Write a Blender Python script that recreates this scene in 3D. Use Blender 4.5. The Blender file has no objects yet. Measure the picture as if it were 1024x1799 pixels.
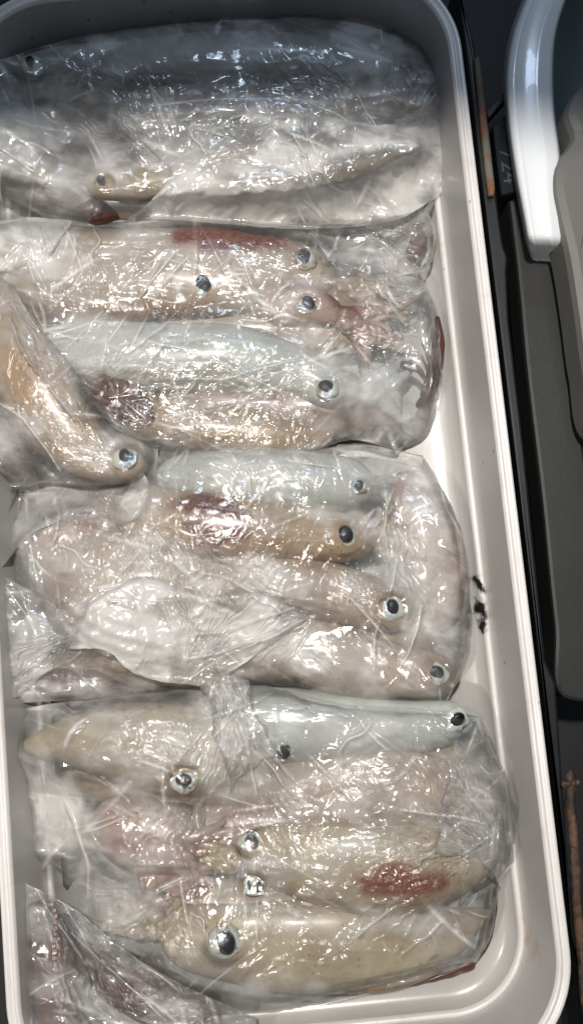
import bpy, math, random
import numpy as np
from mathutils import Vector
random.seed(7); rng = np.random.default_rng(7)
scene = bpy.context.scene
COL = scene.collection
R = math.radians
# ------------------------------------------------------------------ camera
F, PITCH, DIST, ZT = 1500.0, R(5.75), 0.60, 0.045
cam = bpy.data.cameras.new('camera'); camo = bpy.data.objects.new('camera', cam); COL.objects.link(camo)
CAM = np.array([0, -math.sin(PITCH)*DIST, ZT+math.cos(PITCH)*DIST])
camo.location = CAM; camo.rotation_euler = (PITCH, 0, 0)
cam.sensor_width = 36; cam.sensor_fit = 'AUTO'; cam.lens = 36*F/1799.0
cam.clip_start = 0.01; cam.clip_end = 20
scene.camera = camo
# ------------------------------------------------------------------ light
w = bpy.data.worlds.new('World'); scene.world = w; w.use_nodes = True
w.node_tree.nodes['Background'].inputs[0].default_value = (0.74, 0.86, 1.0, 1)
w.node_tree.nodes['Background'].inputs[1].default_value = 0.13
def lamp(name, kind, loc, target, energy, color, **kw):
    l = bpy.data.lights.new(name, kind); o = bpy.data.objects.new(name, l); COL.objects.link(o)
    o.location = loc; o.rotation_euler = (Vector(target)-Vector(loc)).to_track_quat('-Z', 'Y').to_euler()
    l.energy = energy; l.color = color
    for k, v in kw.items(): setattr(l, k, v)
    return o
# the stall's shaded lamp: its cone ends across the far end of the tray, which stays in the cool dim light
LP = Vector((-0.06, 0.20, 1.15)); EDGE = Vector((0.0, 0.292, 0.05)); HALF = 58
d = (EDGE-LP).normalized(); a0 = math.atan2(d.y, d.z)
ax = Vector((0, 0, -1)); ang_edge = math.atan2(d.y, -d.z)
axa = ang_edge - R(HALF)
tgt = LP + Vector((0.03, math.sin(axa), -math.cos(axa)))
lamp('stall_lamp', 'SPOT', LP, tgt, 54, (1.0, 0.94, 0.86), spot_size=R(2*HALF), spot_blend=0.012, shadow_soft_size=0.028)
LP2 = Vector((-0.42, -0.42, 1.05)); d2 = (Vector((-.1, .24, .05))-LP2); ax2 = math.atan2(d2.y, -d2.z)-R(45)
lamp('second_stall_lamp', 'SPOT', LP2, LP2+Vector((.22, math.sin(ax2), -math.cos(ax2))), 16, (1.0, 0.95, 0.88), spot_size=R(90), spot_blend=0.05, shadow_soft_size=0.03)  # added fill lamp for extra film glints and softer shadows, no known source
lamp('cool_strip_lamp', 'AREA', (0.10, 0.95, 1.0), (0.0, 0.25, 0.05), 2.4, (0.62, 0.78, 1.0), shape='RECTANGLE', size=0.35, size_y=0.10)
scene.view_settings.view_transform = 'Standard'; scene.view_settings.look = 'None'
scene.view_settings.exposure = 0; scene.view_settings.gamma = 1
scene.cycles.transparent_max_bounces = 32; scene.cycles.max_bounces = 8
scene.cycles.caustics_reflective = False; scene.cycles.caustics_refractive = False

# ------------------------------------------------------------------ helpers
def P(px, py, z=0.045):
    """point at height z seen at photo pixel px,py (numpy friendly)"""
    px = np.asarray(px, float); py = np.asarray(py, float); z = np.asarray(z, float)
    dx = (px-512)/F; dy = -(py-899.5)/F
    c, s = math.cos(PITCH), math.sin(PITCH)
    X = dx; Y = dy*c+s; Z = dy*s-c
    t = (z-CAM[2])/Z
    return np.stack(np.broadcast_arrays(CAM[0]+X*t, CAM[1]+Y*t, z+0*t), -1)
def mesh_obj(name, verts, faces, mat=None, parent=None, smooth=True, attrs=None):
    verts = np.asarray(verts, np.float32).reshape(-1, 3)
    me = bpy.data.meshes.new(name)
    if isinstance(faces, np.ndarray):
        n, k = faces.shape
        me.vertices.add(len(verts)); me.vertices.foreach_set('co', verts.ravel())
        me.loops.add(n*k); me.loops.foreach_set('vertex_index', faces.astype(np.int32).ravel())
        me.polygons.add(n); me.polygons.foreach_set('loop_start', np.arange(0, n*k, k, dtype=np.int32))
        me.update(calc_edges=True)
    else:
        me.from_pydata(verts.tolist(), [], faces); me.update()
    me.polygons.foreach_set('use_smooth', np.full(len(me.polygons), smooth))
    if attrs:
        for k, v in attrs.items():
            a = me.attributes.new(k, 'FLOAT', 'POINT'); a.data.foreach_set('value', np.asarray(v, np.float32).ravel())
    me.validate()
    o = bpy.data.objects.new(name, me); COL.objects.link(o)
    if mat: me.materials.append(mat)
    if parent: o.parent = parent
    return o
def grid_faces(nu, nv, wrap=False, off=0):
    """verts indexed i*nv+j ; wrap closes j"""
    i = np.arange(nu-1)[:, None]; j = np.arange(nv if wrap else nv-1)[None, :]
    j2 = (j+1) % nv
    return np.stack(np.broadcast_arrays(i*nv+j, i*nv+j2, (i+1)*nv+j2, (i+1)*nv+j), -1).reshape(-1, 4)+off
def empty(name, loc=(0, 0, 0)):
    o = bpy.data.objects.new(name, None); COL.objects.link(o); o.location = loc; o.empty_display_size = 0.02
    return o
def tag(o, label=None, cat=None, group=None, kind=None):
    if label: o['label'] = label
    if cat: o['category'] = cat
    if group: o['group'] = group
    if kind: o['kind'] = kind
    return o
def hsh(i, j, s):
    v = np.sin(i*127.1+j*311.7+s*74.7)*43758.5453
    return v-np.floor(v)
def vn(x, y, s=0):
    i = np.floor(x); j = np.floor(y); fx = x-i; fy = y-j
    fx = fx*fx*(3-2*fx); fy = fy*fy*(3-2*fy)
    return (hsh(i, j, s)*(1-fx)*(1-fy)+hsh(i+1, j, s)*fx*(1-fy)+hsh(i, j+1, s)*(1-fx)*fy+hsh(i+1, j+1, s)*fx*fy)
def fbm(x, y, s=0, o=4):
    r = 0; a = .5
    for k in range(o):
        cc, ss = math.cos(.6+k*1.1), math.sin(.6+k*1.1); r = r+a*vn((x*cc+y*ss)*2**k+k*7.3, (-x*ss+y*cc)*2**k-k*3.1, s+k); a *= .5
    return r/(1-.5**o)
def facet(x, y, sc, seed, ang=0.0, st=1.0):
    """crumpled sheet: piecewise flat triangles with sharp folds, values 0..1"""
    wx = (vn(x/sc*.35, y/sc*.35, seed+50)-.5)*sc*2.2; wy = (vn(x/sc*.35+9, y/sc*.35+4, seed+51)-.5)*sc*2.2
    x = x+wx; y = y+wy
    c, s = math.cos(ang), math.sin(ang)
    a = (x*c+y*s)/(sc*st); b = (-x*s+y*c)/sc
    k = (a+b)*.366; a = a+k; b = b+k
    i = np.floor(a); j = np.floor(b); fx = a-i; fy = b-j
    h00 = hsh(i, j, seed); h10 = hsh(i+1, j, seed); h01 = hsh(i, j+1, seed); h11 = hsh(i+1, j+1, seed)
    return np.where(fx > fy, h00*(1-fx)+h10*(fx-fy)+h11*fy, h00*(1-fy)+h01*(fy-fx)+h11*fx)
def tri(x): return np.abs((x % 1.0)-.5)*2
def sstep(a, b, x):
    t = np.clip((x-a)/(b-a), 0, 1); return t*t*(3-2*t)
def resample(pts, n):
    pts = np.asarray(pts, float)
    # centripetal-ish smooth: catmull on chord length
    dd = np.r_[0, np.cumsum(np.linalg.norm(np.diff(pts[:, :2], axis=0), axis=1))]
    t = np.linspace(0, dd[-1], n); out = []
    m = np.gradient(pts, dd, axis=0) if len(pts) > 2 else np.repeat((pts[1:]-pts[:1])/dd[-1], 2, 0)
    k = np.clip(np.searchsorted(dd, t, side='right')-1, 0, len(pts)-2)
    h = (dd[k+1]-dd[k])[:, None]; u = ((t-dd[k])/h[:, 0])[:, None]
    return ((2*u**3-3*u**2+1)*pts[k]+(u**3-2*u**2+u)*h*m[k]+(-2*u**3+3*u**2)*pts[k+1]+(u**3-u**2)*h*m[k+1])

# ------------------------------------------------------------------ materials
class N:
    def __init__(s, name):
        s.m = bpy.data.materials.new(name); s.m.use_nodes = True; s.t = s.m.node_tree; s.t.nodes.clear()
        s.out = s.n('ShaderNodeOutputMaterial')
    def n(s, ty, **kw):
        x = s.t.nodes.new(ty)
        for k, v in kw.items(): setattr(x, k, v)
        return x
    def l(s, a, b): s.t.links.new(a, b)
    def val(s, node, key, v):
        if hasattr(v, 'is_output') or isinstance(v, bpy.types.NodeSocket): s.l(v, node.inputs[key])
        else: node.inputs[key].default_value = v
    def noise(s, scale, detail=4, rough=.55, vec=None, dist=0):
        x = s.n('ShaderNodeTexNoise'); x.inputs['Scale'].default_value = scale; x.inputs['Detail'].default_value = detail
        x.inputs['Roughness'].default_value = rough; x.inputs['Distortion'].default_value = dist
        s.l(vec if vec else s.geo(), x.inputs['Vector']); return x.outputs['Fac']
    def geo(s):
        if not hasattr(s, '_g'): s._g = s.n('ShaderNodeTexCoord').outputs['Object']
        return s._g
    def ramp(s, f, stops):
        x = s.n('ShaderNodeValToRGB'); e = x.color_ramp.elements
        while len(e) < len(stops): e.new(.5)
        for k, (p, c) in enumerate(stops):
            e[k].position = p; e[k].color = (c, c, c, 1) if not hasattr(c, '__len__') else (*c[:3], 1)
        s.l(f, x.inputs[0]); return x.outputs[0]
    def mix(s, f, a, b, mode='MIX'):
        x = s.n('ShaderNodeMix', data_type='RGBA', blend_type=mode)
        s.val(x, 0, f); 
        for i, v in ((6, a), (7, b)):
            if isinstance(v, bpy.types.NodeSocket): s.l(v, x.inputs[i])
            else: x.inputs[i].default_value = (*v[:3], 1)
        return x.outputs[2]
    def math(s, op, a, b=0.0, c=0.0):
        x = s.n('ShaderNodeMath', operation=op); s.val(x, 0, a); s.val(x, 1, b)
        if op == 'MULTIPLY_ADD': s.val(x, 2, c)
        return x.outputs[0]
    def attr(s, name):
        x = s.n('ShaderNodeAttribute'); x.attribute_name = name; return x.outputs['Fac']
    def bump(s, h, strength, dist=.001):
        x = s.n('ShaderNodeBump'); x.inputs['Strength'].default_value = strength; x.inputs['Distance'].default_value = dist
        s.l(h, x.inputs['Height']); return x.outputs[0]
    def pbr(s, color, rough=.4, **kw):
        p = s.n('ShaderNodeBsdfPrincipled')
        if isinstance(color, bpy.types.NodeSocket): s.l(color, p.inputs['Base Color'])
        else: p.inputs['Base Color'].default_value = (*color[:3], 1)
        s.val(p, 'Roughness', rough)
        for k, v in kw.items(): s.val(p, k.replace('_', ' '), v)
        s.l(p.outputs[0], s.out.inputs[0]); return p

def flesh(name, A, B, patch=(.22, .05, .035), mottled=.5, sss=.12):
    m = N(name)
    n1 = m.noise(28, 4, .6); n2 = m.noise(130, 3, .6); n3 = m.noise(420, 2, .5)
    base = m.mix(m.ramp(n1, [(.35, 0), (.65, 1)]), A, B)
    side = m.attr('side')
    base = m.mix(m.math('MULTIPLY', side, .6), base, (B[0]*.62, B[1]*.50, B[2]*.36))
    base = m.mix(m.math('MULTIPLY', m.ramp(n2, [(.52, 0), (.72, 1)]), mottled*.5), base, (A[0]*.55+.02, A[1]*.42, A[2]*.36))
    spots = m.n('ShaderNodeTexVoronoi'); spots.inputs['Scale'].default_value = 260; m.l(m.geo(), spots.inputs['Vector'])
    sp = m.math('MULTIPLY', m.ramp(spots.outputs['Distance'], [(.14, 1), (.26, 0)]), m.ramp(m.noise(45, 3), [(.46, 0), (.60, 1)]))
    base = m.mix(m.math('MULTIPLY', sp, mottled), base, (.10, .035, .025))
    pm = m.math('MULTIPLY', m.attr('patch'), m.ramp(n3, [(.30, .72), (.6, 1)]))
    base = m.mix(pm, base, patch)
    bm = m.bump(n2, .2, .0005)
    m.pbr(base, .34, Subsurface_Weight=sss, Subsurface_Radius=(.008, .005, .0035), Subsurface_Scale=1.0, Coat_Weight=.3, Coat_Roughness=.12, Normal=bm)
    return m.m
FL = {
 'pearl': flesh('pearl_flesh', (.47, .50, .475), (.34, .34, .31), mottled=.3),
 'beige': flesh('beige_flesh', (.43, .355, .27), (.26, .185, .125), patch=(.15, .026, .010), mottled=.65),
 'yellow': flesh('yellowish_flesh', (.42, .355, .235), (.26, .195, .11), patch=(.16, .026, .007), mottled=.65),
 'pink': flesh('pinkish_flesh', (.43, .32, .265), (.27, .165, .135), patch=(.15, .03, .018), mottled=.75),
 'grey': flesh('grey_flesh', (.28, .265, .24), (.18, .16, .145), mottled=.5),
 'brown': flesh('brown_flesh', (.095, .034, .022), (.05, .022, .016), mottled=.6),
 'saddle': flesh('saddle_flesh', (.42, .32, .21), (.26, .165, .09), patch=(.10, .014, .004), mottled=.65),
 'tan': flesh('tan_flesh', (.42, .33, .23), (.27, .185, .115), patch=(.42, .26, .15), mottled=.55),
}
def simple(name, color, rough=.4, var=.15, scale=40, bump=.15, bs=300, **kw):
    m = N(name); n = m.noise(scale, 5, .6)
    c = m.mix(m.ramp(n, [(.3, 0), (.7, 1)]), tuple(x*(1-var) for x in color), tuple(min(1, x*(1+var)) for x in color))
    m.pbr(c, rough, Normal=m.bump(m.noise(bs, 3), bump, .0005), **kw); return m.m
M_PUPIL = simple('pupil_black', (.003, .003, .004), .35, bump=.02, Specular_IOR_Level=.15)
M_IRIS = simple('iris_dark_ring', (.10, .10, .085), .25, var=.5, scale=300)
def eye_mat():
    m = N('silver_eyeball'); n = m.noise(180, 4)
    c = m.mix(m.ramp(n, [(.35, 0), (.65, 1)]), (.55, .62, .60), (.80, .80, .70))
    c = m.mix(m.ramp(m.noise(120, 3), [(.56, 0), (.66, 1)]), c, (.10, .12, .12)); c = m.mix(m.ramp(m.noise(70, 2), [(.58, 0), (.66, 1)]), c, (.45, .30, .14))
    m.pbr(c, .25, Metallic=.25, Coat_Weight=1.0); return m.m
M_EYE = eye_mat()

def film_mat(name, hz=1.0, gl=1.0, rough=.11, fine=1.0):
    m = N(name)
    haze = m.attr('haze')
    n = m.noise(55, 5, .62, dist=.8)
    hf = m.math('MULTIPLY', haze, m.math('MULTIPLY_ADD', n, 1.0, .45))
    hf = m.math('MULTIPLY', hf, hz); hf = m.math('MINIMUM', hf, .93)
    mp = m.n('ShaderNodeMapping'); mp.inputs['Scale'].default_value = (1, .32, 1); mp.inputs['Rotation'].default_value = (0, 0, .6); m.l(m.geo(), mp.inputs[0])
    st = m.noise(260, 4, .6, vec=mp.outputs[0], dist=1.2)
    ridge = m.math('ABSOLUTE', m.math('SUBTRACT', st, .5))
    bm = m.bump(m.math('ADD', m.math('MULTIPLY', ridge, 1.6), m.noise(95, 3, .5)), .16*fine, .0012)
    tr = m.n('ShaderNodeBsdfTransparent'); tr.inputs[0].default_value = (.975, .98, .985, 1)
    df = m.n('ShaderNodeBsdfDiffuse'); df.inputs[0].default_value = (.87, .85, .83, 1); m.l(bm, df.inputs['Normal'])
    tl = m.n('ShaderNodeBsdfTranslucent'); tl.inputs[0].default_value = (.87, .85, .83, 1)
    dm = m.n('ShaderNodeMixShader'); dm.inputs[0].default_value = .35; m.l(df.outputs[0], dm.inputs[1]); m.l(tl.outputs[0], dm.inputs[2])
    b = m.n('ShaderNodeMixShader'); m.l(hf, b.inputs[0]); m.l(tr.outputs[0], b.inputs[1]); m.l(dm.outputs[0], b.inputs[2])
    g = m.n('ShaderNodeBsdfGlossy'); g.inputs['Color'].default_value = (1, 1, 1, 1); g.inputs['Roughness'].default_value = rough; m.l(bm, g.inputs['Normal'])
    lw = m.n('ShaderNodeLayerWeight'); lw.inputs[0].default_value = .15; m.l(bm, lw.inputs['Normal'])
    gf = m.math('MINIMUM', m.math('MULTIPLY_ADD', lw.outputs['Fresnel'], 1.0*gl, .07*gl), .8)
    c = m.n('ShaderNodeMixShader'); m.l(gf, c.inputs[0]); m.l(b.outputs[0], c.inputs[1]); m.l(g.outputs[0], c.inputs[2])
    m.l(c.outputs[0], m.out.inputs[0]); return m.m
M_FILM = film_mat('clear_plastic_film')
M_INNER = film_mat('inner_plastic_film', hz=.6, gl=.5, rough=.24)
M_FROST = film_mat('bunched_cloudy_film', hz=1.0, gl=1.0, rough=.13)

# ------------------------------------------------------------------ squid builder
EYES = []
REG = {}          # bag key -> list of world vertex arrays (what the film lies on)
def tube(path, width, flat=.78, nseg=26, n=70, wob=.02, seed=0, lowband=True):
    """path [(px,py,z)], width [px] -> verts, faces, side ; a tapered flattened tube in world space"""
    pp = resample(path, n); ws = np.interp(np.linspace(0, 1, n), np.linspace(0, 1, len(width)), width)
    k = np.ones(5)/5; ws = np.convolve(np.r_[[ws[0]]*2, ws, [ws[-1]]*2], k, 'valid'); ws[0] = width[0]; ws[-1] = width[-1]
    C = P(pp[:, 0], pp[:, 1], pp[:, 2]); T = np.gradient(C, axis=0); T /= np.linalg.norm(T, axis=1)[:, None]
    S = np.cross(T, [0, 0, 1]); S /= np.linalg.norm(S, axis=1)[:, None]; U = np.cross(S, T)
    th = np.linspace(0, 2*math.pi, nseg, endpoint=False)
    rad = ws*.0004*.5
    al = np.r_[0, np.cumsum(np.linalg.norm(np.diff(C, axis=0), axis=1))]
    for q, A in ((rad[min(4, n-1)], al), (rad[-5], al[-1]-al)):
        tt = np.clip(A/max(q*.9, 1e-4), 0, 1); rad = rad*np.sqrt(np.maximum(1-(1-tt)**2, .0004))
    nz = 1+wob*2*(vn(np.linspace(0, 9, n)[:, None]+seed, (np.cos(th)*1.5+3)[None, :]+seed*2, seed)-.5)*1.6
    V = C[:, None, :]+(rad[:, None]*nz)[..., None]*(np.cos(th)[None, :, None]*S[:, None, :]+flat*np.sin(th)[None, :, None]*U[:, None, :])
    F_ = grid_faces(n, nseg, True)
    # which side faces the near end of the tray (for the darker brown band)
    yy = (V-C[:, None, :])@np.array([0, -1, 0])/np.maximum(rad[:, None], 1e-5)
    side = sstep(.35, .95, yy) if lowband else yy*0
    return V.reshape(-1, 3), F_, side.ravel()
def pix(V):
    d = V-CAM; c, s = math.cos(PITCH), math.sin(PITCH)
    yc = d[:, 1]*c+d[:, 2]*s; zc = d[:, 1]*s-d[:, 2]*c
    # camera axes: right=(1,0,0), up=(0,c,s), back=(0,-s,c)
    depth = d[:, 1]*s-d[:, 2]*c
    return 512+F*d[:, 0]/depth, 899.5-F*yc/depth
def arms_from(x, y, ang, L, n, spread, z, w=20, curl=.45, seed=0):
    L *= .72; spread *= .6
    r = random.Random(seed); out = []
    for k in range(n):
        a = R(ang+(k/(n-1)-.5)*spread+r.uniform(-6, 6)); c = r.uniform(-curl, curl)
        pts = []; cx, cy = x+r.uniform(-8, 8), y+r.uniform(-12, 12); l = L*r.uniform(.7, 1.1)
        for q in range(6):
            pts.append((cx, cy, z+r.uniform(-.003, .003)-.0016*q)); cx += math.cos(a)*l/5; cy += math.sin(a)*l/5; a += c
        out.append((pts, [w, w*.95, w*.8, w*.6, w*.35]))
    return out

def squid(label, bag, body, width, mat, patches=(), arms=(), eyes=(), fins=(), flat=.78, arm_w=20, group=None, seed=1, arm_z=None, wob=.025):
    if bag in ('b3', 'b4'): width = [x*1.13 for x in width]
    if eyes and not arms and body[-1][0] < 700:
        (xa, ya, za), (xb, yb, zb) = body[-2], body[-1]
        arms = arms_from(xb-(xb-xa)*.3, yb-(yb-ya)*.3, math.degrees(math.atan2(yb-ya, xb-xa)), (95 if xb < 700 else 30) if bag != 'b2s' else 20, 7, 75, zb-.002, w=26, seed=seed*5)
    root = empty('squid', tuple(P(*body[len(body)//2])*[1, 1, 0]))
    off = np.array(root.location)
    Vs, Fs, Ss = [], [], []; nv = 0
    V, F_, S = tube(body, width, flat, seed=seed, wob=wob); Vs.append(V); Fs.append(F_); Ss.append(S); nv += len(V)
    for k, a in enumerate(arms):
        ww = a[1] if isinstance(a, tuple) else [arm_w, arm_w*.8, arm_w*.5, arm_w*.15]
        pp = a[0] if isinstance(a, tuple) else a
        V, F_, S = tube(pp, ww, .9, nseg=10, n=36, wob=.12, seed=seed+k*3, lowband=False); Vs.append(V); Fs.append(F_+nv); Ss.append(S); nv += len(V)
    V = np.concatenate(Vs); Fc = np.concatenate(Fs); S = np.concatenate(Ss)
    X, Y = pix(V); pm = np.zeros(len(V))
    for (cx, cy, rx, ry, rot, st) in patches:
        c, s = math.cos(R(rot)), math.sin(R(rot)); dx = X-cx; dy = Y-cy
        q = np.sqrt(((dx*c+dy*s)/rx)**2+((-dx*s+dy*c)/ry)**2)+(fbm(X/28, Y/14, 3)-.5)*.7
        pm = np.maximum(pm, st*(1-sstep(.72, 1.1, q)))
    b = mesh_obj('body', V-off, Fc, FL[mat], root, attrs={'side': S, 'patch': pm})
    REG.setdefault(bag, []).append(V)
    for (px, py, z, r, pr, rot) in eyes:
        z = z-.0055; c = P(px, py, z)-off; EYES.append((px, py, r))
        u = np.linspace(0, math.pi, 14); th = np.linspace(0, 2*math.pi, 24, endpoint=False)
        sph = np.stack([np.sin(u)[:, None]*np.cos(th), np.sin(u)[:, None]*np.sin(th), np.cos(u)[:, None]+0*th], -1)
        pr = pr*.9; rr = r*.0004*.92; pdx = np.array([rr*.14*math.cos(px), rr*.16, 0])
        wobx = 1+.30*(vn(sph[..., 0]*2+px, sph[..., 1]*2+py)-.5)
        E = sph*wobx[..., None]*[rr, rr*.88, rr*.62]
        e = mesh_obj('eye', (E+c).reshape(-1, 3), grid_faces(14, 24, True), M_EYE, root)
        ang = R(rot); ca, sa = math.cos(ang), math.sin(ang)
        def cap(q, a, bb, zz, hh):
            s2 = sph*[a, bb, hh]; x = s2[..., 0]*ca-s2[..., 1]*sa; y = s2[..., 0]*sa+s2[..., 1]*ca
            return (np.stack([x, y, s2[..., 2]], -1)+c+pdx+[0, 0, zz]).reshape(-1, 3)
        mesh_obj('iris', cap(0, pr*.0004*1.15, pr*.0004*1.42, rr*.50, rr*.12), grid_faces(14, 24, True), M_IRIS, e)
        mesh_obj('pupil', cap(0, pr*.0004*1.0, pr*.0004*1.25, rr*.58, rr*.13), grid_faces(14, 24, True), M_PUPIL, e)
        REG[bag].append((E+c+off).reshape(-1, 3))
    for pts in fins:                      # closed outline in px with z: a thick soft flap
        pl = np.array(pts[0], float); z = pts[1]; n = 64
        q = resample(np.vstack([pl, pl[:1]]), n+1)[:-1]; cen = q.mean(0)
        rings = []
        for s_, zz in ((0.02, .0022), (.35, .0021), (.7, .0016), (.92, .0008), (1, 0), (.95, -.0006)):
            w_ = cen+(q-cen)*s_
            rings.append(P(w_[:, 0], w_[:, 1], z+zz+.0012*np.sin(np.arange(n)*.6+seed)*s_))
        V = np.stack(rings); X, Y = pix(V.reshape(-1, 3)); pmf = np.zeros(len(X))
        for (cx, cy, rx, ry, rot, st) in patches:
            c, s = math.cos(R(rot)), math.sin(R(rot)); dx = X-cx; dy = Y-cy
            qq = np.sqrt(((dx*c+dy*s)/rx)**2+((-dx*s+dy*c)/ry)**2)+(fbm(X/28, Y/14, 3)-.5)*.9
            pmf = np.maximum(pmf, st*(1-sstep(.72, 1.1, qq)))
        mesh_obj('fin', V.reshape(-1, 3)-off, grid_faces(6, n, True), FL[pts[2] if len(pts) > 2 else mat], root, attrs={'side': 0*X, 'patch': pmf})
        REG[bag].append(V.reshape(-1, 3))
    tag(root, label, 'squid', group or 'squid packed in the plastic bags')
    return root

H1, H2 = .038, .016
MW = [6, 34, 66, 88, 100, 106, 108, 106, 100, 90]                 # tail -> collar
def mw(s, head=True): return [x*s for x in MW]+([74*s, 78*s, 66*s, 46*s] if head else [])
# ---- far bag (in shade)
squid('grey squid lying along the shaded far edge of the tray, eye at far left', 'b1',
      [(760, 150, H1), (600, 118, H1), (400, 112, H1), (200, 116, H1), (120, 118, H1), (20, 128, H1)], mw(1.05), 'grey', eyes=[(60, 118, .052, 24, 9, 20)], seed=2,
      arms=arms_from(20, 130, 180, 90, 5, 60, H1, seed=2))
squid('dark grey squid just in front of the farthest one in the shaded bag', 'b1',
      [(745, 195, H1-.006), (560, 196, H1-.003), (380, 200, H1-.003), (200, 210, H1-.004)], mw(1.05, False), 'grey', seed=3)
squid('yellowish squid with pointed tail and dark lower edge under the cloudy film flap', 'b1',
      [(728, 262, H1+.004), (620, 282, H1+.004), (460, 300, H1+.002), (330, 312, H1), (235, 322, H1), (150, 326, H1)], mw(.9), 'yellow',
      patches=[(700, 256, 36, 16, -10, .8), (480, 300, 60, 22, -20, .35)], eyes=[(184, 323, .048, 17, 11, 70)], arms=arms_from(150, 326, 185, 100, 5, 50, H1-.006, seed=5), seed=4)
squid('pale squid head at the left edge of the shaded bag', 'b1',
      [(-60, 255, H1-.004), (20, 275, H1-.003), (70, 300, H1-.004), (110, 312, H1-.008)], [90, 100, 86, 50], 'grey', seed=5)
squid('small red brown squid showing in the gap between the two far bags', 'gap',
      [(120, 372, .022), (170, 370, .026), (225, 372, .022)], [20, 62, 20], 'brown', seed=6, patches=[(185, 372, 30, 18, 0, .0)])
# ---- second bag
squid('beige squid with a red brown streak along its back in the second bag', 'b2',
      [(-70, 470, H1), (60, 478, H1), (200, 486, H1), (330, 480, H1), (430, 478, H1), (520, 478, H1-.004), (590, 500, H1-.006)],
      [60, 120, 165, 180, 182, 180, 176, 165, 140, 110, 80], 'beige', flat=.48,
      patches=[(400, 418, 125, 26, 4, 1), (250, 540, 120, 9, 2, .25)], eyes=[(357, 505, .053, 27, 14, 30), (537, 457, .051, 22, 12, 10)],
      arms=arms_from(580, 500, 25, 190, 8, 70, H1-.004, w=30, seed=11), seed=7)
squid('pinkish squid head with a half hidden eye in the second bag', 'b2',
      [(440, 540, H1-.004), (500, 535, H1), (550, 540, H1), (600, 560, H1)], [40, 80, 74, 44], 'pink', eyes=[(540, 537, .053, 19, 11, 40)],
      arms=arms_from(590, 555, 22, 190, 8, 60, H1, w=27, seed=21), seed=8, patches=[(600, 530, 40, 12, 30, .8), (560, 600, 30, 10, 30, .5)])
squid('blue white pearly squid across the middle of the second bag', 'b2',
      [(40, 620, H1+.002), (160, 622, H1+.003), (300, 626, H1+.004), (440, 632, H1+.003), (530, 655, H1), (580, 680, H1), (640, 690, H1-.004)],
      [70, 104, 118, 122, 124, 122, 118, 108, 86, 80, 60], 'pearl', eyes=[(575, 684, .0545, 22, 11, 80)],
      arms=arms_from(630, 690, -10, 150, 7, 110, H1-.002, w=34, seed=31), seed=9)
squid('tan squid with torn dark red fin at near edge of the second bag', 'b2',
      [(120, 690, H1-.006), (220, 720, H1-.004), (330, 745, H1-.003), (450, 762, H1-.004), (540, 765, H1-.005), (590, 760, H1-.009)],
      [14, 50, 76, 90, 96, 96, 92, 84, 60, 30], 'tan', patches=[(230, 700, 75, 30, 25, 0)], seed=10, fins=[([(140, 652), (200, 660), (262, 700), (270, 740), (220, 742), (165, 700)], H1+.014, 'brown')])
# ---- slim bag at the left
squid('long beige squid with an orange blotch lying aslant at the left edge', 'b2s',
      [(-60, 480, .050), (-10, 560, .054), (50, 660, .056), (110, 750, .054), (165, 800, .052), (218, 812, .050), (262, 800, .044)],
      [50, 100, 124, 132, 134, 132, 124, 108, 86, 74, 40], 'tan', patches=[(38, 665, 26, 60, -30, .75)], eyes=[(219, 806, .065, 25, 10, 0)], seed=11, flat=.7)
squid('brown red squid arms bunched below the slanting squid', 'b2s',
      [(-40, 790, .03), (20, 800, .032), (60, 822, .03)], [70, 80, 30], 'brown', seed=12, arms=arms_from(10, 800, 20, 110, 6, 70, .034, w=22, seed=41))
squid('dark brown squid arm tip by the tray wall between the far and second bags', 'gap', [(716, 470, .016), (726, 445, .022), (735, 420, .018), (728, 395, .012)], [12, 30, 34, 14], 'brown', seed=91)
squid('dark red brown squid arms folded along the right end of the second bag', 'b2', [(742, 700, .022), (762, 650, .024), (770, 600, .024), (768, 555, .020)], [14, 26, 24, 8], 'brown', seed=92,
      arms=[[(735, 720, .020), (752, 690, .028), (756, 640, .030), (740, 600, .030)], [(700, 640, .030), (735, 650, .032), (752, 680, .028)]])
# ---- third bag
squid('blue white pearly squid along the far edge of the third bag', 'b3',
      [(270, 838, H1), (380, 842, H1+.002), (500, 846, H1+.002), (600, 850, H1), (660, 850, H1-.003)], [40, 84, 104, 108, 108, 100, 88, 50], 'pearl',
      eyes=[(632, 856, .055, 15, 8, 0)], seed=13, arms=arms_from(650, 850, 0, 90, 5, 60, H1-.004, seed=51))
squid('squid with a dark red saddle blotch and a clear black eye', 'b3',
      [(200, 900, H1), (330, 918, H1+.008), (450, 932, H1+.008), (540, 942, H1+.005), (600, 945, H1+.002), (660, 952, H1-.004)], [60, 92, 104, 108, 106, 96, 84, 80, 44], 'saddle',
      patches=[(378, 918, 74, 42, 8, 1), (350, 885, 70, 20, 0, 1), (545, 985, 40, 14, 0, .45)], eyes=[(603, 943, .055, 25, 13, 20)], seed=14)
squid('pale beige squid under the dark red blotched squid in the third bag', 'b3',
      [(300, 1010, H1-.002), (420, 1020, H1), (540, 1030, H1), (620, 1050, H1), (680, 1070, H1-.001), (730, 1090, H1-.005)], [50, 90, 110, 118, 112, 96, 84, 76, 40], 'beige',
      patches=[(560, 990, 50, 16, 4, .3)], eyes=[(686, 1070, .052, 27, 11, 10)], seed=15)
squid('beige squid at near edge of the third bag, yellowish eye at its right', 'b3',
      [(420, 1110, H1-.006), (520, 1135, H1-.004), (620, 1165, H1-.003), (700, 1178, H1-.003), (765, 1184, H1-.003), (810, 1180, H1-.01)], [30, 70, 96, 108, 104, 92, 84, 76, 30], 'beige',
      eyes=[(765, 1184, .050, 25, 11, 60)], seed=16)
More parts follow.
